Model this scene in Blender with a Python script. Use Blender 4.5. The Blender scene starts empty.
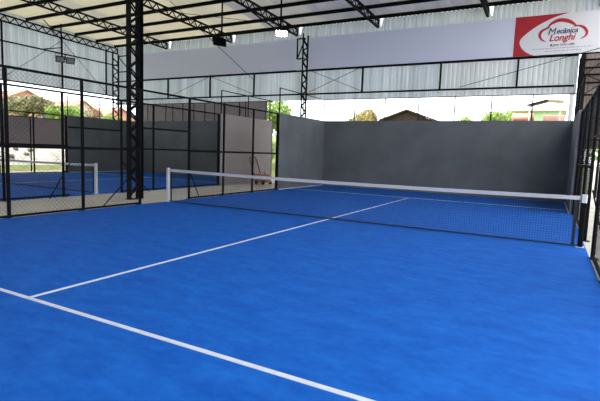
import bpy, math, random
from mathutils import Vector, Matrix, noise
random.seed(7)
SC = bpy.context.scene
COL = SC.collection

# ------------------------------------------------------------------ materials
def mat(name, col, rough=.6, metal=0., var=0., scale=3., bump=0., bscale=40., col2=None, stretch=None,
        trans=0., spec=.5, detail=4.):
    m = bpy.data.materials.new(name); m.use_nodes = True
    nt = m.node_tree; b = nt.nodes['Principled BSDF']; N = nt.nodes.new; L = nt.links.new
    b.inputs['Base Color'].default_value = (*col, 1); b.inputs['Roughness'].default_value = rough
    b.inputs['Metallic'].default_value = metal; b.inputs['Specular IOR Level'].default_value = spec
    tc = N('ShaderNodeTexCoord'); mp = N('ShaderNodeMapping'); L(tc.outputs['Object'], mp.inputs['Vector'])
    if stretch: mp.inputs['Scale'].default_value = stretch
    if var or col2:
        n = N('ShaderNodeTexNoise'); n.inputs['Scale'].default_value = scale; n.inputs['Detail'].default_value = detail
        L(mp.outputs[0], n.inputs['Vector'])
        r = N('ShaderNodeValToRGB')
        c1 = tuple(c*(1-var) for c in col); c2 = col2 or tuple(min(1, c*(1+var)) for c in col)
        r.color_ramp.elements[0].position = .33; r.color_ramp.elements[1].position = .67
        r.color_ramp.elements[0].color = (*c1, 1); r.color_ramp.elements[1].color = (*c2, 1)
        L(n.outputs['Fac'], r.inputs['Fac']); L(r.outputs['Color'], b.inputs['Base Color'])
    if bump:
        n2 = N('ShaderNodeTexNoise'); n2.inputs['Scale'].default_value = bscale; L(tc.outputs['Object'], n2.inputs['Vector'])
        bp = N('ShaderNodeBump'); bp.inputs['Strength'].default_value = bump; bp.inputs['Distance'].default_value = .01
        L(n2.outputs['Fac'], bp.inputs['Height']); L(bp.outputs[0], b.inputs['Normal'])
    if trans:
        t = N('ShaderNodeBsdfTranslucent'); mx = N('ShaderNodeMixShader'); mx.inputs[0].default_value = trans
        t.inputs['Color'].default_value = (.85, .87, .9, 1)
        if var or col2: L(r.outputs['Color'], t.inputs['Color'])
        L(b.outputs[0], mx.inputs[1]); L(t.outputs[0], mx.inputs[2])
        L(mx.outputs[0], nt.nodes['Material Output'].inputs['Surface'])
    return m

def emis(name, col, s):
    m = bpy.data.materials.new(name); m.use_nodes = True
    b = m.node_tree.nodes['Principled BSDF']
    b.inputs['Emission Color'].default_value = (*col, 1); b.inputs['Emission Strength'].default_value = s
    return m

def turf_mat():
    m = mat('blue_turf', (.008, .092, .53), rough=.75, bump=.25, bscale=220, spec=.08)
    nt = m.node_tree; b = nt.nodes['Principled BSDF']; N = nt.nodes.new; L = nt.links.new
    tc = N('ShaderNodeTexCoord')
    n = N('ShaderNodeTexNoise'); n.inputs['Scale'].default_value = 2.2; n.inputs['Detail'].default_value = 8; n.inputs['Roughness'].default_value = .7
    mp = N('ShaderNodeMapping'); mp.inputs['Scale'].default_value = (1, 2.2, 1); mp.inputs['Rotation'].default_value = (0, 0, .5)
    L(tc.outputs['Object'], mp.inputs[0]); L(mp.outputs[0], n.inputs['Vector'])
    n2 = N('ShaderNodeTexNoise'); n2.inputs['Scale'].default_value = 14; n2.inputs['Detail'].default_value = 6
    L(tc.outputs['Object'], n2.inputs['Vector'])
    a = N('ShaderNodeMath'); a.operation = 'MULTIPLY_ADD'; a.inputs[1].default_value = .35
    L(n2.outputs['Fac'], a.inputs[0]); L(n.outputs['Fac'], a.inputs[2])
    r = N('ShaderNodeValToRGB'); e = r.color_ramp.elements
    e[0].position = .45; e[0].color = (.004, .072, .37, 1); e[1].position = .95; e[1].color = (.012, .135, .53, 1)
    L(a.outputs[0], r.inputs['Fac']); L(r.outputs['Color'], b.inputs['Base Color'])
    return m

def roof_mat():
    # yellowed fibreglass sheets over the far court side, greyer sheets over the near court
    m = mat('roof_sheet', (.5, .5, .52), .7, col2=(.72, .67, .56), scale=.3, trans=.38)
    nt = m.node_tree; N = nt.nodes.new; L = nt.links.new
    tc = N('ShaderNodeTexCoord'); sp = N('ShaderNodeSeparateXYZ'); L(tc.outputs['Object'], sp.inputs[0])
    fl = N('ShaderNodeMath'); fl.operation = 'SNAP'; fl.inputs[1].default_value = 1.1; L(sp.outputs['X'], fl.inputs[0])
    wn = N('ShaderNodeTexWhiteNoise'); wn.noise_dimensions = '1D'; L(fl.outputs[0], wn.inputs['W'])
    mr = N('ShaderNodeMapRange'); mr.inputs['From Min'].default_value = -4; mr.inputs['From Max'].default_value = -13
    L(fl.outputs[0], mr.inputs['Value'])
    md = N('ShaderNodeMath'); md.operation = 'MULTIPLY_ADD'; md.inputs[1].default_value = .5; md.inputs[2].default_value = -.25
    L(wn.outputs['Value'], md.inputs[0])
    ad = N('ShaderNodeMath'); ad.operation = 'ADD'; ad.use_clamp = True; L(mr.outputs[0], ad.inputs[0]); L(md.outputs[0], ad.inputs[1])
    mx = N('ShaderNodeMix'); mx.data_type = 'RGBA'; L(ad.outputs[0], mx.inputs['Factor'])
    mx.inputs['A'].default_value = (.52, .52, .56, 1); mx.inputs['B'].default_value = (.66, .63, .53, 1)
    for n in nt.nodes:
        if n.type == 'BSDF_PRINCIPLED': L(mx.outputs['Result'], n.inputs['Base Color'])
        if n.type == 'MIX_SHADER':
            m2 = N('ShaderNodeMapRange'); m2.inputs['To Min'].default_value = .27; m2.inputs['To Max'].default_value = .46  # sheets made more translucent over the far court to brighten it
            L(ad.outputs[0], m2.inputs['Value']); L(m2.outputs[0], n.inputs[0])
        if n.type == 'BSDF_TRANSLUCENT': L(mx.outputs['Result'], n.inputs['Color'])
    return m

M = dict(
    turf=turf_mat(),
    line=mat('white_line', (.56, .60, .64), .8, var=.06, scale=9),
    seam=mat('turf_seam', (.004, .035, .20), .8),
    concrete=mat('concrete_floor', (.50, .46, .40), .85, var=.12, scale=1.2, bump=.2, bscale=30, detail=8),
    ground=mat('outside_pavement', (.36, .34, .30), .9, var=.1, scale=.6),
    grass=mat('grass', (.16, .22, .05), .95, col2=(.32, .33, .12), scale=2.5),
    bank=mat('rocky_bank', (.42, .40, .33), .95, col2=(.75, .73, .68), scale=1.6, bump=.6, bscale=6),
    rock=mat('rock', (.16, .14, .11), .9, var=.3, scale=6, bump=.6, bscale=10),
    wallpaint=mat('grey_wall_paint', (.118, .126, .131), .9, var=.14, scale=1.0, bump=.35, bscale=60, detail=9),
    plaster=mat('raw_plaster', (.31, .275, .285), .92, var=.10, scale=.9, bump=.3, bscale=40, detail=9),
    black=mat('black_steel', (.004, .004, .005), .6, spec=.08),
    steel=mat('dark_truss_steel', (.005, .0055, .007), .6, var=.2, scale=8, spec=.08),
    sheet=mat('metal_sheet', (.68, .71, .75), .55, var=.12, scale=1.1, stretch=(4, 4, .12), trans=.42),
    sheetb=mat('pale_sheet', (.70, .72, .74), .55, var=.08, scale=1.1, stretch=(4, 4, .1), trans=.45),
    roof=roof_mat(),
    banner=mat('white_banner', (.63, .66, .80), .6, var=.015, scale=.4),
    logo_white=mat('logo_white', (.64, .64, .68), .6),
    red=mat('banner_red', (.38, .008, .018), .6),
    navy=mat('navy_ink', (.012, .018, .06), .6),
    grey_ink=mat('grey_ink', (.30, .30, .34), .6),
    white=mat('white_paint', (.52, .52, .54), .5, var=.04, scale=5),
    netblack=mat('net_black', (.012, .013, .018), .8),
    tape=mat('net_tape', (.47, .48, .52), .8, var=.05, scale=6),
    screen=mat('mauve_screen', (.30, .26, .28), .9, var=.08, scale=1.4, stretch=(1, 1, 6), trans=.10),
    glass=mat('lamp_glass', (.25, .26, .28), .15),
    orange=mat('orange_paint', (.60, .27, .15), .5, var=.1, scale=6),
    rust=mat('rust_handle', (.14, .03, .02), .5),
    rubber=mat('rubber', (.02, .02, .02), .8),
    bark=mat('bark', (.10, .07, .045), .9, var=.3, scale=8),
    olive=mat('olive_leaves', (.12, .115, .055), .8, col2=(.45, .42, .24), scale=2, trans=.15),
    green=mat('green_leaves', (.20, .30, .07), .8, col2=(.42, .55, .18), scale=2, trans=.3),
    ochre=mat('ochre_leaves', (.28, .22, .07), .8, col2=(.42, .36, .14), scale=2, trans=.3),
    brown=mat('brown_leaves', (.20, .10, .05), .8, col2=(.34, .20, .10), scale=2, trans=.15),
    tile=mat('red_roof_tiles', (.50, .24, .18), .8, var=.2, scale=4, bump=.5, bscale=12),
    housewall=mat('house_render', (.55, .48, .42), .85, var=.06, scale=1),
    pink=mat('pink_render', (.52, .27, .21), .85, var=.1, scale=1),
    mint=mat('mint_render', (.38, .52, .30), .85, var=.05, scale=1),
    wood=mat('dark_boards', (.028, .015, .010), .8, var=.45, scale=2.2, stretch=(6, 6, .5)),
    pane=mat('window_glass', (.05, .06, .07), .1),
    annex=mat('annex_cladding', (.13, .105, .095), .8, var=.15, scale=1.5),
    shrubred=mat('red_flowers', (.35, .03, .05), .8),
)

# ------------------------------------------------------------------ mesh builder
class MB:
    def __init__(s): s.v = []; s.f = []; s.mi = []
    def add(s, vs, fs, mi=0):
        o = len(s.v); s.v += [tuple(v) for v in vs]; s.f += [tuple(i+o for i in f) for f in fs]; s.mi += [mi]*len(fs)
        return s
    def box(s, a, b, mi=0):
        (x0, y0, z0), (x1, y1, z1) = a, b
        x0, x1 = sorted((x0, x1)); y0, y1 = sorted((y0, y1)); z0, z1 = sorted((z0, z1))
        return s.add([(x0,y0,z0),(x1,y0,z0),(x1,y1,z0),(x0,y1,z0),(x0,y0,z1),(x1,y0,z1),(x1,y1,z1),(x0,y1,z1)],
                     [(0,3,2,1),(4,5,6,7),(0,1,5,4),(1,2,6,5),(2,3,7,6),(3,0,4,7)], mi)
    def extrude(s, prof, p0, p1, up=(0, 0, 1), mi=0):
        p0 = Vector(p0); p1 = Vector(p1); d = (p1-p0).normalized(); u = Vector(up)
        if abs(d.dot(u)) > .99: u = Vector((0, 1, 0))
        a = d.cross(u).normalized(); b = a.cross(d)
        n = len(prof); vs = [p0+a*x+b*y for x, y in prof]+[p1+a*x+b*y for x, y in prof]
        fs = [(i, (i+1) % n, n+(i+1) % n, n+i) for i in range(n)]+[tuple(range(n-1, -1, -1)), tuple(range(n, 2*n))]
        return s.add(vs, fs, mi)
    def bar(s, p0, p1, w, h=None, up=(0, 0, 1)):
        h = h or w; c = min(w, h)*.15; a, b = w/2, h/2
        return s.extrude([(-a+c,-b),(a-c,-b),(a,-b+c),(a,b-c),(a-c,b),(-a+c,b),(-a,b-c),(-a,-b+c)], p0, p1, up)
    def tube(s, p0, p1, r, n=8):
        return s.extrude([(r*math.cos(2*math.pi*i/n), r*math.sin(2*math.pi*i/n)) for i in range(n)], p0, p1)
    def path(s, pts, r, n=8):
        for a, b in zip(pts, pts[1:]): s.tube(a, b, r, n)
        return s
    def channel(s, p0, p1, w, h, t, up=(0, 0, 1)):       # C section, open to one side
        return s.extrude([(-w/2,-h/2),(w/2,-h/2),(w/2,-h/2+t),(-w/2+t,-h/2+t),(-w/2+t,h/2-t),(w/2,h/2-t),(w/2,h/2),(-w/2,h/2)], p0, p1, up)
    def wire(s, p0, p1, r):
        return s.extrude([(r,0),(-r*.5,r*.87),(-r*.5,-r*.87)], p0, p1)
    def build(s, name, m, parent=None, smooth=False):
        me = bpy.data.meshes.new(name); off = Vector((0, 0, 0))
        inv = None
        if parent: inv = parent_world(parent).inverted()
        vs = [inv @ Vector(v) for v in s.v] if inv else s.v
        me.from_pydata([tuple(v) for v in vs], [], s.f)
        for mm in (m if isinstance(m, (list, tuple)) else [m]): me.materials.append(mm)
        if any(s.mi): me.polygons.foreach_set('material_index', s.mi)
        if smooth: me.polygons.foreach_set('use_smooth', [True]*len(me.polygons))
        me.update()
        o = bpy.data.objects.new(name, me); COL.objects.link(o)
        if parent: o.parent = parent
        return o

def parent_world(o):
    mw = Matrix.LocRotScale(o.location, o.rotation_euler, o.scale)
    return parent_world(o.parent) @ mw if o.parent else mw
def tag(o, label=None, cat=None, group=None, kind=None):
    if label: o['label'] = label
    if cat: o['category'] = cat
    if group: o['group'] = group
    if kind: o['kind'] = kind
    return o
def thing(name, label, cat, loc=(0, 0, 0), rz=0, group=None):
    o = bpy.data.objects.new(name, None); COL.objects.link(o); o.location = loc; o.rotation_euler = (0, 0, rz)
    o.empty_display_size = .2
    return tag(o, label, cat, group)
def copy_tree(o, parent=None):
    kids = [c for c in bpy.data.objects if c.parent == o]
    c = o.copy(); COL.objects.link(c)
    if parent: c.parent = parent
    for k in kids: copy_tree(k, c)
    return c
def struct(o, label=None):
    o['kind'] = 'structure'
    if label: o['label'] = label
    return o

# ------------------------------------------------------------------ ground
FZ = -.02
struct(MB().box((-20.4, -16, FZ-.2), (30, 12.6, FZ)).build('floor', M['concrete']), 'beige concrete floor of the hall and yard around the blue courts')

def terrain():
    # cross section grid: flat near the hall, a grassy verge and a rocky bank to the left, raised ground behind
    mb = MB(); xs = [-120,-90,-60,-45,-35,-30,-27,-25.6,-24.8,-24,-23.2,-22.6,-22.2,-21.6,-20.9,-20.4,-16,-13,-10,-6,-2,2,6,10,16,22,30,50,90]
    ys = [-60,-30,-16,-8,-4,-2,0,1.5,3,4,5,6,7,8,9,10,11,12.6,14,15.5,17,19,22,26,34,50,80,130]
    def h(x, y):
        a = 0
        if x < -20.4: a = min(.22, (-20.4-x)*.12)
        if x < -22.2: a = .22+min(2.6, (-22.2-x)*.85)
        if x < -25: a = 2.6+(-25-x)*.02
        b = 0
        if y > 14: b = min(2.7, (y-14)*.42)
        if y > 21: b = 2.7+(y-21)*.015
        if x > 4.5: b *= max(0, 1-(x-4.5)/4)
        if x <= -20.4 or y > 12.6:
            v = max(a, b)
        else: v = 0
        if x < -22.3 or y > 15: v += .12*noise.noise(Vector((x*.7, y*.7, 0)))
        return v-.03 if v < .05 else v
    for x in xs:
        for y in ys: mb.v.append((x, y, h(x, y)))
    n = len(ys)
    for i in range(len(xs)-1):
        for j in range(n-1):
            if xs[i] >= -20.4 and xs[i+1] <= 30 and ys[j] >= -16 and ys[j+1] <= 12.6: continue
            mb.f.append((i*n+j, (i+1)*n+j, (i+1)*n+j+1, i*n+j+1))
            x = (xs[i]+xs[i+1])/2; y = (ys[j]+ys[j+1])/2
            mb.mi.append(1 if -25 < x < -22.3 and y < 13 else (2 if x > 5 or (y > 12.6 and y < 14.1 and x > -20.4) else 0))
    return mb.build('ground', [M['grass'], M['bank'], M['ground']], smooth=True)
struct(terrain(), 'sloping ground outside the hall, grass and pale rocky bank')

for k, (y, z, s) in enumerate([(4.3,.62,.16),(5.0,.95,.13),(5.7,.7,.2),(6.3,1.1,.15),(6.7,.8,.17),(3.7,.9,.2),(5.3,1.3,.12),(7.1,1.05,.18)]):
    x = -22.2-(z-.22)/.85; mb = MB()
    import bmesh
    bm = bmesh.new(); bmesh.ops.create_icosphere(bm, subdivisions=2, radius=s)
    for v in bm.verts: v.co *= 1+.35*noise.noise(v.co*6+Vector((k*3.1, 0, 0)))
    for v in bm.verts: v.co.z *= .7
    me = bpy.data.meshes.new('rock'); bm.to_mesh(me); bm.free(); me.materials.append(M['rock'])
    o = bpy.data.objects.new('rock', me); COL.objects.link(o); o.location = (x, y, z)
    tag(o, 'dark stone lying on the pale rocky bank beyond the far court', 'rock', 'stones on the rocky bank')

# ------------------------------------------------------------------ turf with its lines
def court_turf(cx, label):
    t = thing('court_turf', label, 'artificial turf', (cx, 0, FZ))
    MB().box((cx-4.99, -9.99, FZ), (cx+4.99, 9.99, 0)).box((cx-5.015, -5.9, FZ), (cx-4.99, 5.9, 0)).box((cx+4.99, -5.9, FZ), (cx+5.07, 5.9, 0)).build('turf', M['turf'], t)
    z0, z1 = 0, .004
    for sgn, nm in ((-1, 1), (1, 1)):
        MB().box((cx-4.98, sgn*6.95-.025, z0), (cx+4.98, sgn*6.95+.025, z1)).build('service_line', M['line'], t)
    MB().box((cx-.025, -6.925, z0), (cx+.025, 6.925, z1)).build('center_line', M['line'], t)
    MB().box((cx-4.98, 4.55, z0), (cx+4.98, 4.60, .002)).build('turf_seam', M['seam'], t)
    return t
court_turf(0, 'blue artificial turf with white service lines filling the foreground court')
court_turf(-13, 'blue artificial turf of the far court behind the lattice column')

# ------------------------------------------------------------------ playing walls
def court_wall(cx, label, out_plain):
    t = thing('court_wall', label, 'wall', (cx, 10.2, FZ)); T = .10
    def panel(a, b, name):
        mb = MB().box(a, b)
        o = mb.build(name, [M['wallpaint'], M['plaster']], t); return o
    b = panel((cx-5.0-T, 10.0, FZ), (cx+5.0+T, 10.0+T, 3.0), 'back_wall')
    for s in (-1, 1):
        w = panel((cx+s*5.0, 6.0, FZ), (cx+s*(5.0+T), 10.0, 3.0), 'side_wall')
        for pl in w.data.polygons:
            if pl.normal.x*s > .5 or abs(pl.normal.y) > .9: pl.material_index = 1
        # sand-coloured joint strip along the foot of the wall
        MB().box((cx+s*4.97, 6.05, 0), (cx+s*5.0, 9.97, .03)).build('wall_joint', M['line'], t)
    for pl in b.data.polygons:
        if pl.normal.y > .5: pl.material_index = 1
    return t
court_wall(0, 'dark grey rendered end wall with returns closing the near court', False)
court_wall(-13, 'dark grey rendered end wall with returns closing the far court, left of the column', True)

# upper mesh fences on top of the walls
def diamond(mb, P, s0, s1, z0, z1, pitch, r):
    """diamond wire mesh; P(s,z)->point"""
    for sg in (1, -1):
        c = (s0-(z1-z0)) if sg > 0 else s0
        end = s1 if sg > 0 else s1+(z1-z0)
        while c < end:
            pts = []
            # line s = c + sg*(z-z0)
            za, zb = z0, z1
            if sg > 0:
                za = max(z0, z0+(s0-c)); zb = min(z1, z0+(s1-c))
                pa, pb = (c+(za-z0), za), (c+(zb-z0), zb)
            else:
                za = max(z0, z0+(c-s1)); zb = min(z1, z0+(c-s0))
                pa, pb = (c-(za-z0), za), (c-(zb-z0), zb)
            if zb-za > .02: mb.wire(P(*pa), P(*pb), r)
            c += pitch
def upper_fence(cx, label, xs):
    t = thing('upper_fence', label, 'fence', (cx, 10.07, 3.0))
    for x in xs: MB().tube((x, 10.07, 3.0), (x, 10.07, 3.97), .024).build('fence_post', M['white'] if False else M['steel'], t)
    for s in (-1, 1):
        for y in (6.05, 8.0):
            MB().tube((cx+s*5.07, y, 3.0), (cx+s*5.07, y, 3.97), .024).build('fence_post', M['steel'], t)
    MB().path([(cx-5.07, 6.05, 3.97), (cx-5.07, 10.07, 3.97), (cx+5.07, 10.07, 3.97), (cx+5.07, 6.05, 3.97)], .019).build('top_rail', M['steel'], t)
    return t
upper_fence(0, 'thin grey pipe fence standing on top of the near court wall', [-5.07, -3.55, -2.13, -.67, .8, 2.19, 3.63, 5.07])
upper_fence(-13, 'thin grey pipe fence standing on top of the far court wall', [-18.07, -16.5, -15.08, -13.8, -12.23, -10.9, -9.54, -8.07])

# ------------------------------------------------------------------ steel side fences with an entry
def court_fence(x, posts, label, y0, header=True, out=1, mesh=True, ys_end=5.93):
    t = thing('court_fence', label, 'fence', (x, 0, FZ)); H = 2.97
    for y in posts:
        w = .10 if abs(y-5.93) < .1 else .06
        p = MB().bar((x, y, FZ), (x, y, H), w, w, (0, 1, 0)).build('fence_post', M['black'], t)
        MB().box((x-.08, y-.08, FZ), (x+.08, y+.08, FZ+.012)).build('base_plate', M['black'], p)
    MB().bar((x, y0, H), (x, ys_end, H), .05).build('top_rail', M['black'], t)
    MB().bar((x, y0, 1.43), (x, -.95, 1.43), .06).build('mid_rail', M['black'], t)
    MB().bar((x, .92, 1.43), (x, ys_end, 1.43), .06).build('mid_rail', M['black'], t)
    MB().bar((x, y0, .03), (x, -.95, .03), .045).build('bottom_rail', M['black'], t)
    MB().bar((x, .92, .03), (x, ys_end, .03), .045).build('bottom_rail', M['black'], t)
    MB().bar((x, -.95, 2.0), (x, .92, 2.0), .05).build('entry_header', M['black'], t)
    for s, y in ((-1, -.95), (1, .92)):
        MB().tube((x+out*.05, y, .98), (x+out*.35, y+s*.85, 0), .015).build('brace', M['black'], t)
    mb = MB(); P = lambda s, z: (x, s, z)
    diamond(mb, P, y0, -.95, .05, H, .095, .0023)
    diamond(mb, P, .92, ys_end, .05, H, .095, .0023)
    diamond(mb, P, -.95, .92, 2.0, H, .095, .0023)
    mb.build('wire_mesh', M['steel'], t)
    return t
PO = [-5.97, -4.3, -2.63, -.95, .92, 2.56, 4.25, 5.93]
court_fence(-5.05, PO, 'black steel mesh fence along the left side of the near court', -6.0, out=-1)
court_fence(5.11, [-4.3, -2.63, -.95, .92, 2.56, 4.25, 5.93], 'black steel mesh fence along the right edge of the near court', -4.3)
court_fence(-7.95, [-6.15, -4.49, -2.8, -1.14, .92, 2.3, 4.1, 5.93], 'black steel mesh fence of the far court on the side facing the lattice column', -6.15)
court_fence(-18.05, [-6.0, -4.3, -2.63, -.95, .92, 2.56, 4.2, 5.93], 'black steel mesh fence on the far left side of the far court', -6.0, out=-1)

# ------------------------------------------------------------------ nets
def net(cx, label):
    t = thing('padel_net', label, 'net', (cx, 0, 0)); W = 4.98
    for s in (-1, 1):
        x = cx+s*W
        dark = s > 0 and cx == 0
        p = MB().bar((x, 0, 0), (x, 0, .80 if dark else .93), .08, .08, (0, 1, 0)).build('net_post', M['black' if dark else 'white'], t)
        if dark: tag(p, 'black net post with white head')
        MB().bar((x, 0, .80 if dark else .93), (x, 0, .945), .09, .09, (0, 1, 0)).build('post_cap', M['white'], p)
        MB().box((x-.07, -.07, 0), (x+.07, .07, .01)).build('base_plate', M['white'], p)
    sag = lambda x: .885+.035*((x-cx)/W)**2
    def strip(zf0, zf1, th, a, b, n):
        mb = MB()
        for i in range(n):
            xa = a+(b-a)*i/n; xb = a+(b-a)*(i+1)/n
            vs = []
            for xx in (xa, xb):
                for yy in (-th, th):
                    vs += [(xx, yy, zf0(xx)), (xx, yy, zf1(xx))]
            mb.add(vs, [(0,1,5,4), (2,6,7,3), (1,3,7,5), (0,4,6,2)]+([(0,2,3,1)] if i == 0 else [])+([(4,5,7,6)] if i == n-1 else []))
        return mb
    strip(lambda x: sag(x)-.072, sag, .006, cx-W+.1, cx+W-.045, 40).build('top_band', M['tape'], t)
    MB().box((cx-W+.045, -.004, .80), (cx-W+.1, .004, .90)).build('band_strap', M['tape'], t)
    for s in (-1, 1):
        x = cx+s*(W-.14)
        strip(lambda q: .03, lambda q: sag(q)-.072, .005, min(x, x+s*.05), max(x, x+s*.05), 1).build('edge_band', M['netblack'], t)
    MB().path([(cx-W+.045, 0, .03)]+[(cx-W+.1+(2*W-.2)*i/10, 0, .022) for i in range(11)]+[(cx+W-.045, 0, .03)], .014, 6).build('bottom_cord', M['netblack'], t)
    mb = MB(); r = .0016; x = cx-W+.14
    while x < cx+W-.14:
        mb.extrude([(-r,-r),(r,-r),(r,r),(-r,r)], (x, 0, .03), (x, 0, sag(x)-.08)); x += .045
    k = .045
    while k < .80:
        mb.extrude([(-r,-r),(r,-r),(r,r),(-r,r)], (cx-W+.14, 0, k), (cx+W-.14, 0, k)); k += .045
    mb.build('netting', M['netblack'], t)
    return t
net(0, 'padel net with white top tape stretched across the near court')
net(-13, 'padel net with white tape and white post on the far court, left of the column')

# ------------------------------------------------------------------ hall: sheets, columns, girts
YB, XL, XR = 10.9, -20.1, 5.03
top = lambda y: 7.55+.033*(10.9-y)
TR = [-19.95, -15.76, -11.12, -7.08, -2.9, 1.71, 5.55]
def corrugated(a, b, zb, ztf, axis, const, m, notch=()):
    """sheet running from a to b, corrugation .18 m pitch"""
    mb = MB(); s = a; pts = []
    prof = [(0, 0), (.03, .03), (.06, .03), (.09, 0)]
    while s < b:
        for d, o in prof:
            if s+d <= b+1e-6: pts.append((s+d, o))
        s += .18
    pts.append((b, 0))
    base = None; th = .002
    ring = []
    for s, o in pts:
        zt = ztf(s)
        for n in notch:
            if abs(s-n) < .045: zt = zt-.36
        def P(off, z): return (s, const+off, z) if axis == 'x' else (const+off, s, z)
        ring.append((P(o, zb), P(o, zt), P(o+th, zb), P(o+th, zt)))
    vs = [p for r4 in ring for p in r4]; n = len(ring); fs = []
    for i in range(n-1):
        q = i*4; w = q+4
        fs += [(q, w, w+1, q+1), (q+2, q+3, w+3, w+2), (q+1, w+1, w+3, q+3), (q, q+2, w+2, w)]
    mb.add(vs, fs)
    return mb
holes = [x+.13 for x in TR[1:]]
struct(corrugated(XL-.08, -.15, 4.07, lambda s: 7.62, 'x', YB, M['sheet'], notch=holes).build('wall_back', M['sheet']), 'grey corrugated upper wall at the back of the hall')
struct(corrugated(-.15, XR, 4.07, lambda s: 7.62, 'x', YB, M['sheetb'], notch=holes).build('wall_back', M['sheetb']), 'bright pale corrugated upper wall under the red and white banner')
struct(corrugated(XR, 6.1, 6.98, lambda s: 7.62, 'x', YB, M['sheet'], notch=()).build('wall_back', M['sheet']), 'short corrugated strip above the right end of the banner')
struct(corrugated(XL, 6.2, 0, lambda s: 8.3, 'x', -14.25, M['sheet']).build('wall_light_block', M['sheet']), 'unseen corrugated wall added behind the camera to cut the light')  # out of view, added to keep light from leaking into the hall
struct(corrugated(-14.2, YB, 4.56, lambda s: top(s)+.21, 'y', XL-.05, M['sheet']).build('wall_left', M['sheet']), 'grey corrugated upper wall on the left of the hall')

# roof
mb = MB(); y = -14.2
def roofrows():
    xs = []; x = XL-.2
    while x < 6.3: xs += [(x, 0), (x+.06, .035), (x+.12, .035), (x+.18, 0)]; x += .5
    xs.append((6.3, 0)); return xs
xs = roofrows(); vs = []
for x, o in xs:
    for yy in (-14.2, 11.3):
        z = top(yy)+.20+o; vs += [(x, yy, z), (x, yy, z+.004)]
fs = []
for i in range(len(xs)-1):
    q = i*4; w = q+4
    fs += [(q, w, w+2, q+2), (q+1, q+3, w+3, w+1)]
fs += [(0, 2, 3, 1), (len(vs)-4, len(vs)-3, len(vs)-1, len(vs)-2)]
mb.add(vs, fs); struct(mb.build('ceiling', M['roof']), 'cream underside of the corrugated roof')

# purlins
pls = [10.68, 9.35, 7.95, 6.55, 5.15, 3.75, 2.35, .95, -.45, -1.85, -3.25, -4.65, -6.05, -7.45, -8.85]
words = ['nearest the back wall', 'second from the back wall', 'third from the back wall', 'fourth from the back wall', 'fifth from the back wall', 'sixth from the back wall', 'seventh from the back wall']
for i, y in enumerate(pls):
    o = MB().channel((XL, y, top(y)+.08), (6.2, y, top(y)+.08), .07, .15, .008).build('purlin', M['steel'])
    if i < 7: tag(o, 'long dark steel purlin under the roof, '+words[i], 'purlin', 'roof purlins')
    else: tag(o, 'long dark steel purlin overhead beyond the seventh from the back wall', 'purlin', 'roof purlins')

# trusses, seen end on to the back wall
tl = ['lattice roof truss running against the left wall', 'lattice roof truss next to the one on the left wall',
      'lattice roof truss ending behind the dark floodlight', 'lattice roof truss ending left of the back column, by the lit lamp',
      'lattice roof truss ending above the middle of the plain banner', 'lattice roof truss ending left of the red logo banner',
      'lattice roof truss at the far right above the logo banner']
def truss(x, label):
    t = thing('roof_truss', label, 'truss', (x, 10.8, 7.2), 0, 'roof trusses'); ya, yb = 10.82, -12.5; D = .34
    MB().channel((x, ya, top(ya)-.03), (x, yb, top(yb)-.03), .10, .06, .008, (0, 0, 1)).build('top_chord', M['steel'], t)
    MB().channel((x, ya, top(ya)-D), (x, yb, top(yb)-D), .10, .06, .008, (0, 0, 1)).build('bottom_chord', M['steel'], t)
    w = MB(); y = ya-.04; k = 0; P = []
    while y > yb:
        P.append((x, y, top(y)-(.05 if k % 2 == 0 else D-.02))); y -= .24; k += 1
    for a, b in zip(P, P[1:]): w.bar(a, b, .05, .028, (1, 0, 0))
    w.build('web', M['steel'], t)
    MB().bar((x, ya, top(ya)-D), (x, ya, top(ya)-.03), .07).build('end_plate', M['steel'], t)
    return t
for x, l in zip(TR, tl): truss(x, l)

# lattice columns: two channels in y with zigzag lacing on both faces
def lattice_column(x, y0, y1, z1, label, w=.17, cw=.07, tri=False, step=.34, rear=.13):
    t = thing('lattice_column', label, 'column', (x, (y0+y1)/2, FZ))
    MB().channel((x, y0, FZ), (x, y0, z1), cw, w, .012, (0, 1, 0)).build('column_chord', M['steel'], t)
    MB().channel((x, y1, FZ), (x, y1, z1), rear, w, .012, (0, -1, 0)).build('column_chord', M['steel'], t)
    for sx in (-1, 1):
        mb = MB(); z = .1; k = 0; P = []
        while z < z1-.05:
            P.append((x+sx*(w/2-.01), y0 if k % 2 == 0 else y1, z)); z += step; k += 1
        for a, b in zip(P, P[1:]): mb.bar(a, b, .035, .05, (1, 0, 0))
        mb.build('lacing', M['steel'], t)
    MB().box((x-w*.9, y0-.06, FZ), (x+w*.9, y1+.06, FZ+.015)).build('base_plate', M['steel'], t)
    return t
lattice_column(-6.20, -.30, .08, 7.95, 'thick black lattice column standing between the two courts', w=.12, cw=.07, rear=.20, step=.30)
lattice_column(-6.42, 10.26, 10.74, 7.15, 'dark lattice column at the gap between the two long banners', w=.07, cw=.05, rear=.06, step=.26)
lattice_column(-19.75, 10.30, 10.72, 7.15, 'dark lattice column in the far left corner of the hall', w=.08, cw=.05, rear=.07, step=.26)
lattice_column(5.12, 10.42, 10.72, 5.46, 'dark lattice column at the right end of the pale corrugated wall', w=.14, cw=.07, rear=.09, step=.26)

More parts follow.
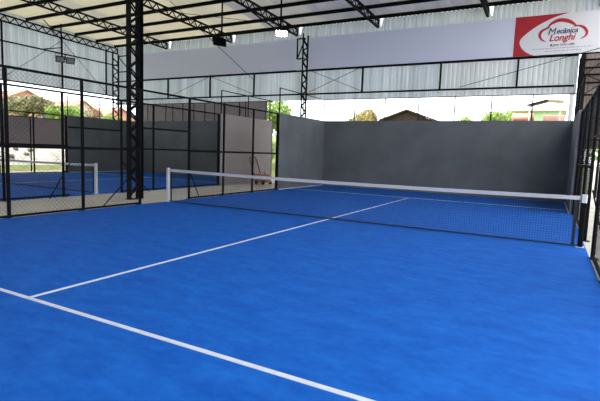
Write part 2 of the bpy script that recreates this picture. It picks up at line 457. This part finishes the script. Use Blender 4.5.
# square bracket frames with a diagonal beside two columns
def bracket(x0, x1, label):
    t = thing('bracket_frame', label, 'frame', (x0, 10.62, 6.05)); y = 10.62
    MB().bar((x0, y, 7.0), (x1, y, 7.0), .06).build('frame_bar', M['steel'], t)
    MB().bar((x0, y, 6.05), (x1, y, 6.05), .06).build('frame_bar', M['steel'], t)
    MB().bar((x0, y, 6.05), (x0, y, 7.0), .06, .06, (0, 1, 0)).build('frame_bar', M['steel'], t)
    MB().bar((x0, y, 6.05), (x1, y, 7.0), .05).build('diagonal', M['steel'], t)
bracket(-6.93, -6.50, 'small square steel frame with diagonal between the two banners')
bracket(-18.6, -19.65, 'small square steel frame with diagonal beside the left corner column')

# girts and mullions on the back wall
def single(mb, name, m, label, cat, group=None): return tag(mb.build(name, m), label, cat, group)
single(MB().channel((XL, 10.84, 4.37), (4.95, 10.84, 4.37), .06, .07, .008), 'girt', M['black'], 'long dark girt low on the back corrugated wall', 'girt', 'wall girts')
single(MB().channel((XL, 10.84, 5.50), (5.0, 10.84, 5.50), .06, .07, .008), 'girt', M['black'], 'long dark girt just under the banners on the back wall', 'girt', 'wall girts')
single(MB().bar((-20.0, -12, 6.5), (-20.0, 10.84, 6.5), .05, .07), 'girt', M['black'], 'dark girt halfway up the left corrugated wall', 'girt', 'wall girts')
single(MB().bar((-20.0, -12, 4.60), (-20.0, 10.84, 4.60), .05, .06), 'girt', M['steel'], 'dark edge girt along the foot of the left corrugated wall', 'girt', 'wall girts')
for x, w in ((-15.66, 'leftmost of the six'), (-12.52, 'second of the six from the left'), (-9.58, 'third of the six, left of the back column'),
          (-3.54, 'first right of the back column'), (-.01, 'second right of the back column'), (2.97, 'just below the red end of the logo banner')):
    single(MB().channel((x, 10.82, 4.37), (x, 10.82, 6.9), .07, .07, .008, (0, 1, 0)), 'wall_post', M['black'], 'dark post on back sheet wall, '+w, 'post', 'posts on the sheet walls')
for y, w in ((3.9, 'nearest the camera'), (7.1, 'behind the hanging twin floodlights'), (10.0, 'close to the corner column')):
    single(MB().channel((-19.98, y, 4.60), (-19.98, y, 7.2+.033*(10.9-y)), .07, .07, .008, (0, 1, 0)), 'wall_post', M['black'], 'dark steel post on the left sheet wall, '+w, 'post', 'posts on the sheet walls')
# bracing rods
def rod(a, b, label, r=.012): single(MB().tube(a, b, r, 6), 'bracing_rod', M['black'], label, 'rod', 'bracing rods')
rod((-9.75, 4.9, 7.45), (-9.6, 10.78, 5.2), 'thin bracing rod slanting down across the plain left banner')
rod((6.0, 10.5, 5.72), (.8, 10.78, 4.45), 'thin rod slanting across the foot of the logo banner')
rod((-6.3, 10.8, 5.5), (-3.6, 10.8, 4.45), 'thin brace on sheet wall between back column and first post, falling right')
rod((-6.3, 10.77, 4.45), (-3.6, 10.77, 5.5), 'thin brace on sheet wall between back column and first post, rising right')
rod((-12.5, 10.8, 5.5), (-9.6, 10.8, 4.45), 'thin brace on back sheet wall left of the column, falling right')
rod((-15.6, 10.8, 4.45), (-12.5, 10.8, 5.5), 'thin brace on back sheet wall at the left, rising right')
rod((-19.95, 3.9, 4.7), (-19.95, 7.1, 7.2), 'thin brace on the left wall rising to the post behind the twin floodlights')
rod((-19.95, 7.1, 7.2), (-19.95, 10.0, 4.7), 'thin brace on the left wall falling from the middle post to the corner')
rod((-11.1, 6.55, 7.6), (-7.1, 8.9, 7.3), 'thin rod under the roof between two trusses near the dark floodlight')

# ------------------------------------------------------------------ banners
def banner(x0, x1, label, m=M['banner']):
    t = thing('banner', label, 'banner', ((x0+x1)/2, 10.62, 5.5)); 
    MB().box((x0, 10.60, 5.52), (x1, 10.63, 7.0)).build('sheet', m, t)
    MB().bar((x0, 10.66, 5.50), (x1, 10.66, 5.50), .05).build('lower_bar', M['black'], t)
    MB().bar((x0, 10.66, 6.98), (x1, 10.66, 6.98), .04).build('upper_bar', M['black'], t)
    return t
banner(-17.9, -7.0, 'plain lavender white banner left of the back column')
b2 = banner(-6.25, 2.76, 'plain lavender white banner between the back column and the red logo')
logo = thing('logo_banner', 'red and white advertising banner reading Mecânica Longhi at the far right', 'banner', (4.4, 10.6, 5.5))
MB().box((2.77, 10.60, 5.52), (6.15, 10.63, 7.0)).build('sheet', M['logo_white'], logo)
MB().bar((2.77, 10.66, 5.50), (6.15, 10.66, 5.50), .05).build('lower_bar', M['black'], logo)
def flat(pts, y, th, name, m, parent):
    n = len(pts); mb = MB()
    mb.add([(x, y, z) for x, z in pts]+[(x, y+th, z) for x, z in pts],
           [tuple(range(n)), tuple(range(2*n-1, n-1, -1))]+[(i, n+i, n+(i+1) % n, (i+1) % n) for i in range(n)])
    return mb.build(name, m, parent)
def spline(P, n=8):
    out = []; Q = [P[0]]+P+[P[-1]]
    for i in range(1, len(Q)-2):
        for k in range(n):
            t = k/n; a, b, c, d = Q[i-1:i+3]
            out.append(tuple(.5*((2*b[j])+(-a[j]+c[j])*t+(2*a[j]-5*b[j]+4*c[j]-d[j])*t*t+(-a[j]+3*b[j]-3*c[j]+d[j])*t**3) for j in (0, 1)))
    out.append(P[-1]); return out
curve = spline([(4.55, 7.0), (4.05, 6.86), (3.55, 6.62), (3.12, 6.30), (2.97, 6.07), (3.06, 5.82), (3.25, 5.64), (3.50, 5.52)])
flat(curve+[(2.77, 5.52), (2.77, 7.0)], 10.592, .006, 'red_field', M['red'], logo)
def ribbon(P, wid, y, name, m):
    C = spline(P, 6); n = len(C); L = []; R = []
    for i, (x, z) in enumerate(C):
        a = C[max(0, i-1)]; b = C[min(n-1, i+1)]; dx, dz = b[0]-a[0], b[1]-a[1]; l = math.hypot(dx, dz) or 1
        t = i/(n-1); w = wid*max(.08, math.sin(math.pi*t)**.7)/2
        L.append((x-dz/l*w, z+dx/l*w)); R.append((x+dz/l*w, z-dx/l*w))
    mb = MB(); vs = [(x, y, z) for x, z in L]+[(x, y, z) for x, z in R]+[(x, y+.004, z) for x, z in L]+[(x, y+.004, z) for x, z in R]
    fs = []
    for i in range(n-1): fs += [(i, i+1, n+i+1, n+i), (2*n+i, 3*n+i, 3*n+i+1, 2*n+i+1), (i, 2*n+i, 2*n+i+1, i+1), (n+i, n+i+1, 3*n+i+1, 3*n+i)]
    mb.add(vs, fs); return mb.build(name, m, logo)
ribbon([(3.88, 6.0), (3.72, 6.10), (3.65, 6.26), (3.70, 6.40), (3.86, 6.49), (4.0, 6.52)], .09, 10.590, 'logo_swoosh', M['red'])
ribbon([(3.88, 6.49), (4.0, 6.64), (4.19, 6.745), (4.40, 6.75), (4.60, 6.68), (4.76, 6.57), (4.85, 6.47)], .13, 10.588, 'logo_swoosh', M['red'])
ribbon([(4.74, 6.48), (4.91, 6.50), (5.08, 6.42), (5.18, 6.26), (5.15, 6.12), (5.0, 6.02)], .09, 10.590, 'logo_swoosh', M['red'])
ribbon([(3.86, 6.42), (3.90, 6.54), (3.97, 6.62), (4.05, 6.68)], .025, 10.586, 'logo_outline', M['navy'])
def text(s, x, z, h, wtarget, m, name, shear=.25, bold=.012):
    c = bpy.data.curves.new(name, 'FONT'); c.body = s; c.size = h; c.shear = shear; c.extrude = .002; c.offset = bold
    o = bpy.data.objects.new(name, c); COL.objects.link(o)
    bpy.context.view_layer.update(); dg = bpy.context.evaluated_depsgraph_get()
    me = bpy.data.meshes.new_from_object(o.evaluated_get(dg)); bpy.data.objects.remove(o)
    xs = [v.co.x for v in me.vertices]; w = max(xs)-min(xs); k = wtarget/w
    for v in me.vertices:
        X, Y, Z = v.co; v.co = ((X-min(xs))*k+x-4.4, 10.588-Z-10.6, Y+z-5.5)
    me.materials.clear(); me.materials.append(m)
    o = bpy.data.objects.new(name, me); COL.objects.link(o); o.parent = logo; return o
text('M', 3.93, 6.24, .36, .27, M['navy'], 'lettering', .25, 0)
text('ecânica', 4.21, 6.27, .27, .69, M['navy'], 'lettering', .25, .004)
text('Longhi', 3.99, 6.01, .34, .86, M['red'], 'lettering', .25, .006)
for q, (x, w_) in {'(54)': (4.13, .17), '3242': (4.36, .21), '1388': (4.61, .21)}.items(): text(q, x, 5.825, .10, w_, M['navy'], 'phone_number', 0, 0)
MB().box((4.03, 10.588, 5.825), (4.09, 10.594, 5.895)).build('phone_symbol', M['navy'], logo)
def small_print(x0, x1, z):
    x = x0
    while x < x1:
        w = random.uniform(.05, .16); MB().box((x, 10.590, z), (min(x+w, x1), 10.594, z+.022)).build('small_print', M['grey_ink'], logo); x += w+.03
small_print(3.42, 5.40, 5.735); small_print(3.86, 5.05, 5.635)

# ------------------------------------------------------------------ floodlights and their hangers
def floodlight(loc, rz, label, lens, tilt=.6, w=.46, h=.34, bracket_up=True, group='floodlights'):
    t = thing('floodlight', label, 'floodlight', loc, rz, group)
    t.rotation_euler = (0, 0, rz)
    c, s = math.cos(tilt), math.sin(tilt)
    def T(p):            # local: +y forward, tilted down; rotated about z
        x, y, z = p; y2 = y*c+z*s; z2 = -y*s+z*c
        X = x*math.cos(rz)-y2*math.sin(rz); Y = x*math.sin(rz)+y2*math.cos(rz)
        return (X+loc[0], Y+loc[1], z2+loc[2])
    def bx(a, b):
        m = MB().box(a, b); m.v = [T(v) for v in m.v]; return m
    m = bx((-w/2, -.03, -h/2), (w/2, .05, h/2)); 
    for k in range(9):
        x = -w/2+.03+k*(w-.06)/8; f = bx((x-.006, -.09, -h/2+.02), (x+.006, -.03, h/2-.02)); m.add(f.v, f.f)
    m.build('housing', M['black'], t)
    fr = MB()
    for a, b in (((-w/2, .05, -h/2), (-w/2+.03, .07, h/2)), ((w/2-.03, .05, -h/2), (w/2, .07, h/2)), ((-w/2+.03, .05, -h/2), (w/2-.03, .07, -h/2+.03)), ((-w/2+.03, .05, h/2-.03), (w/2-.03, .07, h/2))):
        f = bx(a, b); fr.add(f.v, f.f)
    fr.build('bezel', M['black'], t)
    bx((-w/2+.03, .05, -h/2+.03), (w/2-.03, .06, h/2-.03)).build('lens', lens, t)
    br = MB(); br.bar(T((-w/2-.02, 0, 0)), (loc[0]-(w/2+.02)*math.cos(rz), loc[1]-(w/2+.02)*math.sin(rz), loc[2]+.26), .02)
    br.bar(T((w/2+.02, 0, 0)), (loc[0]+(w/2+.02)*math.cos(rz), loc[1]+(w/2+.02)*math.sin(rz), loc[2]+.26), .02)
    br.bar((loc[0]-(w/2+.02)*math.cos(rz), loc[1]-(w/2+.02)*math.sin(rz), loc[2]+.26), (loc[0]+(w/2+.02)*math.cos(rz), loc[1]+(w/2+.02)*math.sin(rz), loc[2]+.26), .02)
    br.build('bracket', M['black'], t)
    return t
LIT = emis('lit_lens', (1, .97, .93), 170)
floodlight((-5.02, 5.95, 6.02), math.radians(205), 'lit floodlight glaring white under the roof', LIT, tilt=.6, w=.46, h=.28)
floodlight((-8.15, 6.12, 5.98), math.radians(60), 'unlit dark floodlight facing the far court, seen from behind, beside the pipe', M['glass'], tilt=.5, w=.55)
floodlight((-18.6, 6.05, 5.92), math.radians(245), 'left head of the twin floodlights hanging by the left wall', M['glass'], tilt=.45, w=.42, h=.32)
floodlight((-18.5, 6.56, 5.92), math.radians(245), 'right head of the twin floodlights hanging by the left wall', M['glass'], tilt=.45, w=.42, h=.32)
h = thing('lamp_hanger', 'black pipe frame hanging from the roof between dark and lit floodlights', 'pipe frame', (-6.5, 6.08, 6.2))
MB().tube((-8.0, 6.08, 6.2), (-8.0, 6.08, top(6.08)), .035).build('drop_pipe', M['black'], h)
MB().tube((-5.15, 6.08, 6.2), (-5.15, 6.08, top(6.08)), .035).build('drop_pipe', M['black'], h)
MB().tube((-8.4, 6.08, 6.2), (-4.8, 6.08, 6.2), .035).build('cross_pipe', M['black'], h)
MB().tube((-7.05, 6.08, 7.35), (-5.4, 6.08, 6.24), .028).build('diagonal', M['black'], h)
h = thing('lamp_hanger', 'black pipe hanger with struts holding the twin floodlights by the left wall', 'pipe frame', (-18.55, 6.25, 6.2))
MB().tube((-18.55, 6.1, 6.12), (-18.55, 6.1, top(6.1)), .035).build('drop_pipe', M['black'], h)
MB().tube((-18.55, 5.75, 6.2), (-18.55, 6.85, 6.2), .03).build('cross_pipe', M['black'], h)
MB().tube((-18.55, 6.1, 6.5), (-19.97, 5.95, 6.5), .025).build('strut', M['black'], h)
MB().tube((-18.55, 6.1, 6.9), (-18.55, 5.15, 7.68), .025).build('strut', M['black'], h)

# ------------------------------------------------------------------ mauve screens
t = thing('shade_screen', 'mauve shade screen stretched low along the left side beyond the far court', 'screen', (-20.0, 4, 1.4))
MB().box((-20.015, -12, 1.40), (-19.985, 8.6, 2.82)).build('fabric', M['screen'], t)
for y in (-6, -2, 2, 5.2, 8.6): MB().bar((-19.95, y, FZ), (-19.95, y, 2.85), .05, .05, (0, 1, 0)).build('screen_post', M['black'], t)
MB().tube((-19.96, -12, 2.84), (-19.96, 8.6, 2.84), .02).build('top_rail', M['steel'], t)
t = thing('shade_screen', 'mauve shade screen hanging below the back sheet wall behind the far court', 'screen', (-13, 10.9, 0))
MB().box((-18.3, 10.88, 1.2), (-8.78, 10.91, 4.07)).build('fabric', M['screen'], t)
for x in (-16.9, -15.3, -13.7, -12.2, -10.5, -8.8): MB().bar((x, 10.85, FZ), (x, 10.85, 4.07), .035, .035, (0, 1, 0)).build('screen_post', M['steel'], t)

# ------------------------------------------------------------------ hand cart between the courts
c = thing('hand_cart', 'orange hand cart with tall dark inverted handle on the concrete between courts', 'cart', (-7.3, 8.15, FZ))
def oriented(mb, origin, rz):
    ca, sa = math.cos(rz), math.sin(rz)
    mb.v = [(origin[0]+x*ca-y*sa, origin[1]+x*sa+y*ca, origin[2]+z) for x, y, z in mb.v]; return mb
O = (-7.15, 8.2, FZ); rz = -.15
tub = MB(); L_, W_ = .36, .24
sec = [(-1, .80, .12), (-.8, .95, .08), (.7, .95, .08), (1, .6, .12)]
rings = []
for sx, wf, zb in sec:
    rings.append([(sx*L_, -W_*wf, zb), (sx*L_, W_*wf, zb), (sx*L_*1.05, W_*wf*1.1, .42), (sx*L_*.9, W_*wf*.8, .47), (sx*L_*.9, -W_*wf*.8, .47), (sx*L_*1.05, -W_*wf*1.1, .42)])
vs = [p for r in rings for p in r]; fs = []
for i in range(3):
    for k in range(6): a = i*6+k; b = i*6+(k+1) % 6; fs.append((a, a+6, b+6, b))
fs += [tuple(range(6)), tuple(range(23, 17, -1))]
tub.add(vs, fs); body = oriented(tub, O, rz).build('body', M['orange'], c)
for sx in (-.2, .22):
    for sy in (-1, 1):
        w = MB().tube((sx, sy*.22, .085), (sx, sy*.27, .085), .085, 18); w.tube((sx, sy*.27, .085), (sx, sy*.28, .085), .04, 12)
        oriented(w, O, rz).build('wheel', M['rubber'], c)
hd = MB().path([(-.34, -.24, .38), (-.66, -.22, 1.12), (-.70, -.15, 1.22), (-.70, .15, 1.22), (-.66, .22, 1.12), (-.34, .24, .38)], .024)
hd.tube((-.61, -.22, 1.0), (-.61, .22, 1.0), .014)
oriented(hd, O, rz).build('handle', M['rust'], c)
MB_ = MB(); MB_.tube((.12, 0, .46), (.12, 0, .56), .09, 14); MB_.tube((.12, 0, .56), (.12, 0, .60), .06, 14)
oriented(MB_, O, rz).build('cap', M['white'], c)

# ------------------------------------------------------------------ vegetation and houses outside
def foliage(center, rad, n, size, seed, lumps=7):
    rnd = random.Random(seed); mb = MB(); C = Vector(center); R = Vector(rad)
    blobs = [(Vector((0, 0, 0)), 1.0)]
    for i in range(lumps):
        a = rnd.uniform(0, 6.28); e = rnd.uniform(-.4, .9)
        blobs.append((Vector((math.cos(a)*math.cos(e)*.6, math.sin(a)*math.cos(e)*.6, math.sin(e)*.6)), rnd.uniform(.35, .55)))
    for i in range(n):
        b, br = blobs[rnd.randrange(len(blobs))]
        if b.length == 0: br = .7
        d = Vector((rnd.gauss(0, 1), rnd.gauss(0, 1), rnd.gauss(0, 1))).normalized()*br*rnd.uniform(.65, 1.05)
        p = b+d; q = C+Vector((p.x*R.x, p.y*R.y, p.z*R.z))
        nrm = (d+Vector((rnd.gauss(0, .5), rnd.gauss(0, .5), rnd.gauss(0, .5)))).normalized()
        u = nrm.orthogonal().normalized(); v = nrm.cross(u); a = rnd.uniform(0, 6.28)
        u, v = u*math.cos(a)+v*math.sin(a), v*math.cos(a)-u*math.sin(a); s = size*rnd.uniform(.6, 1.3)
        mb.add([q-u*s, q-v*s*.5, q+u*s+nrm*s*.2, q+v*s*.5], [(0, 1, 2, 3)])
    return mb
def tree(name, x, y, zb, zt, r, leaf, label, cat, n=1500, size=.16, seed=1, group='trees and shrubs outside'):
    t = thing(name, label, cat, (x, y, zb), 0, group); H = zt-zb; rnd = random.Random(seed)
    tr = MB(); th = zb+H*.55
    pts = [(x, y, zb-.2), (x+rnd.uniform(-.1, .1), y, zb+H*.25), (x+rnd.uniform(-.15, .15), y, th)]
    tr.path(pts, max(.04, r*.06), 8)
    for k in range(7):
        a = rnd.uniform(0, 6.28); tr.tube(pts[1+(k % 2)], (x+math.cos(a)*r*.6, y+math.sin(a)*r*.6, zb+H*rnd.uniform(.55, .9)), max(.02, r*.025), 6)
    tr.build('trunk', M['bark'], t)
    foliage((x, y, zb+H*.56), (r, r, H*.44), n, size, seed).build('foliage', M[leaf], t)
    return t
tree('tree', -32, 12.2, 2.6, 5.35, 1.9, 'olive', 'dark olive bushy tree beyond the left opening', 'tree', 4200, .13, 3)
tree('shrub', -28.8, 13.35, 2.6, 4.55, 1.5, 'green', 'light green shrub right of the olive tree beyond the left opening', 'shrub', 1800, .13, 5)
tree('shrub', -34, 17.6, 2.6, 4.7, 1.3, 'green', 'light green shrub seen left of the far corner column', 'shrub', 1600, .12, 6)
tree('tree', -31, 17.2, 2.6, 4.9, 1.2, 'brown', 'sparse brownish tree beyond the left opening by the corner', 'tree', 420, .10, 8)
tree('shrub', -31, 19.6, 2.6, 4.4, 1.2, 'green', 'green shrub just behind the far left corner column', 'shrub', 1300, .12, 9)
tree('shrub', -36, 11.6, 2.6, 5.0, 1.4, 'green', 'green shrub left of the olive tree at the picture edge', 'shrub', 1300, .12, 19)
tree('tree', -13.2, 17.2, 1.3, 5.2, 2.1, 'green', 'bright green tree outside between the two court walls', 'tree', 3600, .15, 11)
tree('shrub', -11.7, 14.4, 0, 2.6, 1.1, 'green', 'leafy green shrub filling the gap beside the near court wall', 'shrub', 2600, .11, 12)
tree('tree', -7.8, 22, 2.7, 4.9, 1.2, 'ochre', 'yellowish tree seen over the left part of the near wall', 'tree', 1300, .13, 13)
tree('tree', .9, 26, 2.8, 5.2, 1.3, 'green', 'light green tree seen over the right part of the near wall', 'tree', 1500, .13, 14)
tree('shrub', -.5, 20, 2.5, 4.1, .9, 'green', 'low green shrub peeping over the near wall beside a dark bush', 'shrub', 700, .1, 15)
tree('shrub', 1.0, 17.5, 1.4, 3.68, .55, 'olive', 'small dark bush peeping over the near court wall', 'shrub', 900, .08, 16)
tree('tree', 9.0, 34, 0, 4.4, 1.8, 'green', 'yellow green tree far beyond the right fence', 'tree', 2200, .18, 17)
tree('shrub', 7.6, 27, 0, 1.5, .7, 'shrubred', 'low red flowering shrub beyond the right fence', 'shrub', 700, .1, 18)

def house(x0, x1, y0, y1, zb, ze, zr, wm, rm, label, axis='y', wins=(), gable=None, eave=.35):
    t = thing('house', label, 'house', ((x0+x1)/2, (y0+y1)/2, zb), 0, 'houses outside')
    w = MB().box((x0, y0, zb-.3), (x1, y1, ze))
    if axis == 'y': xm = (x0+x1)/2; w.add([(x0, y0, ze), (x1, y0, ze), (xm, y0, zr-.05), (x0, y1, ze), (x1, y1, ze), (xm, y1, zr-.05)], [(0, 1, 2), (5, 4, 3), (0, 2, 5, 3), (1, 4, 5, 2)], 1 if gable else 0)
    else: ym = (y0+y1)/2; w.add([(x0, y0, ze), (x0, y1, ze), (x0, ym, zr-.05), (x1, y0, ze), (x1, y1, ze), (x1, ym, zr-.05)], [(0, 2, 1), (3, 4, 5), (0, 3, 5, 2), (1, 2, 5, 4)])
    w.build('walls', [M[wm], M[gable or wm]], t)
    e = eave; T = .12
    if axis == 'y':
        xm = (x0+x1)/2; sl = (zr-ze)/(xm-x0); pr = [(x0-e, ze-e*sl), (xm, zr), (x1+e, ze-e*sl)]
        for (a, b) in ((pr[0], pr[1]), (pr[1], pr[2])):
            MB().add([(a[0], y0-e, a[1]), (b[0], y0-e, b[1]), (b[0], y1+e, b[1]), (a[0], y1+e, a[1]), (a[0], y0-e, a[1]+T), (b[0], y0-e, b[1]+T), (b[0], y1+e, b[1]+T), (a[0], y1+e, a[1]+T)],
                [(0,3,2,1),(4,5,6,7),(0,1,5,4),(1,2,6,5),(2,3,7,6),(3,0,4,7)]).build('roof', M[rm], t)
    else:
        ym = (y0+y1)/2; sl = (zr-ze)/(ym-y0); pr = [(y0-e, ze-e*sl), (ym, zr), (y1+e, ze-e*sl)]
        for (a, b) in ((pr[0], pr[1]), (pr[1], pr[2])):
            MB().add([(x0-e, a[0], a[1]), (x1+e, a[0], a[1]), (x1+e, b[0], b[1]), (x0-e, b[0], b[1]), (x0-e, a[0], a[1]+T), (x1+e, a[0], a[1]+T), (x1+e, b[0], b[1]+T), (x0-e, b[0], b[1]+T)],
                [(0,3,2,1),(4,5,6,7),(0,1,5,4),(1,2,6,5),(2,3,7,6),(3,0,4,7)]).build('roof', M[rm], t)
    for wx in wins:       # windows on the face towards +x
        f = MB().box((x1, wx-.55, ze-1.35), (x1+.05, wx+.55, ze-.35)).build('window', M['white'], t)
        MB().box((x1+.05, wx-.47, ze-1.27), (x1+.06, wx+.47, ze-.43)).build('pane', M['pane'], f)
    return t
house(-56, -50, 19.0, 27.0, 2.6, 5.7, 7.5, 'pink', 'tile', 'pink house with red tiled roof behind the olive tree', 'x', (20.5, 22.8, 25.3))
house(-60, -52, 29.0, 35.0, 2.6, 5.5, 7.3, 'housewall', 'tile', 'cream house with red tiled roof right of the pink house', 'x', (30.5, 33.2))
house(-62, -54, 36.5, 43.0, 2.6, 5.6, 7.2, 'pink', 'tile', 'pinkish house with red roof behind the corner column', 'x', (38, 41))
house(-58, -52, 11.5, 17.0, 2.6, 5.6, 7.3, 'housewall', 'tile', 'cream house with red roof at the far left of the opening', 'x', (13, 15.5))
house(-7.0, -3.3, 24.3, 30, 2.7, 4.14, 4.80, 'wood', 'wood', 'dark brown boarded shed with a low gable seen above the near wall', 'y', (), 'wood', .25)
house(1.1, 4.9, 31, 36, 2.8, 5.35, 5.6, 'mint', 'housewall', 'mint green low building seen above the right of the near wall', 'x')
house(2.2, 3.15, 21.6, 23, 2.7, 4.0, 4.25, 'tile', 'tile', 'small reddish hut with tiled roof in front of the mint building', 'x', (), None, .12)
house(4.0, 4.75, 21.8, 23, 2.7, 3.85, 4.15, 'tile', 'tile', 'smaller reddish hut nearest the white pillar', 'x', (), None, .2)
t = thing('lean_to', 'slanting brown awning on white posts above the reddish huts', 'awning', (3.8, 20.5, 2.5))
MB().extrude([(-.06, -.03), (.06, -.03), (.06, .03), (-.06, .03)], (2.9, 20.3, 4.62), (4.0, 20.3, 4.92)).build('fascia', M['wood'], t)
MB().add([(3.0,20.2,4.66),(4.0,20.2,4.93),(4.0,22,4.98),(3.0,22,4.71),(3.0,20.2,4.72),(4.0,20.2,4.99),(4.0,22,5.04),(3.0,22,4.77)], [(0,3,2,1),(4,5,6,7),(0,1,5,4),(1,2,6,5),(2,3,7,6),(3,0,4,7)]).build('roof_panel', M['wood'], t)
MB().add([(4.0,20.2,4.93),(4.8,20.2,4.86),(4.8,22,4.9),(4.0,22,4.98),(4.0,20.2,4.99),(4.8,20.2,4.92),(4.8,22,4.96),(4.0,22,5.04)], [(0,3,2,1),(4,5,6,7),(0,1,5,4),(1,2,6,5),(2,3,7,6),(3,0,4,7)]).build('roof_panel', M['housewall'], t)
for x in (3.1, 4.65): MB().bar((x, 20.3, 2.3), (x, 20.3, 4.68 if x < 4 else 4.86), .08, .08, (0, 1, 0)).build('post', M['white'], t)
single(MB().bar((4.94, 12.0, FZ), (4.94, 12.0, 5.6), .16, .16, (0, 1, 0)).box((4.84, 11.9, 5.6), (5.04, 12.1, 5.66)).box((4.82, 11.88, FZ), (5.06, 12.12, .05)), 'pillar', M['white'], 'white pillar just outside the right end of the pale sheet wall', 'pillar')

# annex beyond the right end
t = thing('annex', 'brownish clad annex with dark girts beyond the right end of the hall', 'building', (8, 14, 0))
m = corrugated(5.3, 13, 2.1, lambda s: 7.2, 'x', 14.0, None); m.build('cladding', M['annex'], t)
for z in (5.87, 5.53, 5.24, 4.9, 4.39, 3.4, 2.48): MB().channel((5.25, 13.93, z), (13, 13.93, z), .06, .07, .01).build('girt', M['black'], t)
for x in (5.32, 6.2, 8.6, 11): MB().channel((x, 13.9, 0), (x, 13.9, 7.2), .10, .10, .01, (0, 1, 0)).build('post', M['black'], t)
MB().path([(5.4, 13.88, 4.4), (6.1, 13.88, 4.9), (5.4, 13.88, 5.24), (6.1, 13.88, 5.87)], .02, 6).build('diagonal', M['black'], t)
MB().box((5.2, 13.9, 7.2), (13, 18, 7.26)).build('roof', M['annex'], t)

# ------------------------------------------------------------------ sky, camera, view
sl = bpy.data.lights.new('Sun', 'SUN'); sl.energy = 9; sl.angle = .05; sl.color = (1, .95, .87)
so = bpy.data.objects.new('sun', sl); COL.objects.link(so); so.rotation_euler = Vector((-.25, -.38, 1)).to_track_quat('Z', 'Y').to_euler()
w = bpy.data.worlds.new('World'); SC.world = w; w.use_nodes = True
bg = w.node_tree.nodes['Background']; bg.inputs['Color'].default_value = (.93, .97, 1, 1); bg.inputs['Strength'].default_value = 7.0

cam = bpy.data.cameras.new('Camera'); co = bpy.data.objects.new('Camera', cam); COL.objects.link(co)
yaw, pit, rol, f = -.4948292, -.10539386, .03560018, 458.5968
cy, sy = math.cos(yaw), math.sin(yaw)
F = Vector((sy*math.cos(pit), cy*math.cos(pit), math.sin(pit))); r = Vector((cy, -sy, 0)); u = r.cross(F)
c_, s_ = math.cos(rol), math.sin(rol); R_ = c_*r+s_*u; U_ = -s_*r+c_*u
mw = Matrix(((R_.x, U_.x, -F.x, 4.3946), (R_.y, U_.y, -F.y, -9.5440), (R_.z, U_.z, -F.z, 1.5198), (0, 0, 0, 1)))
co.matrix_world = mw
cam.sensor_fit = 'HORIZONTAL'; cam.sensor_width = 36; cam.lens = f/600*36; cam.clip_start = .05; cam.clip_end = 500
SC.camera = co
SC.view_settings.view_transform = 'Standard'; SC.view_settings.look = 'None'
SC.view_settings.gamma = 1; SC.view_settings.use_curve_mapping = False
SC.view_settings.exposure = -.92
SC.cycles.use_denoising = True
SC.cycles.max_bounces = 8; SC.cycles.diffuse_bounces = 6
SC.cycles.sample_clamp_indirect = 8
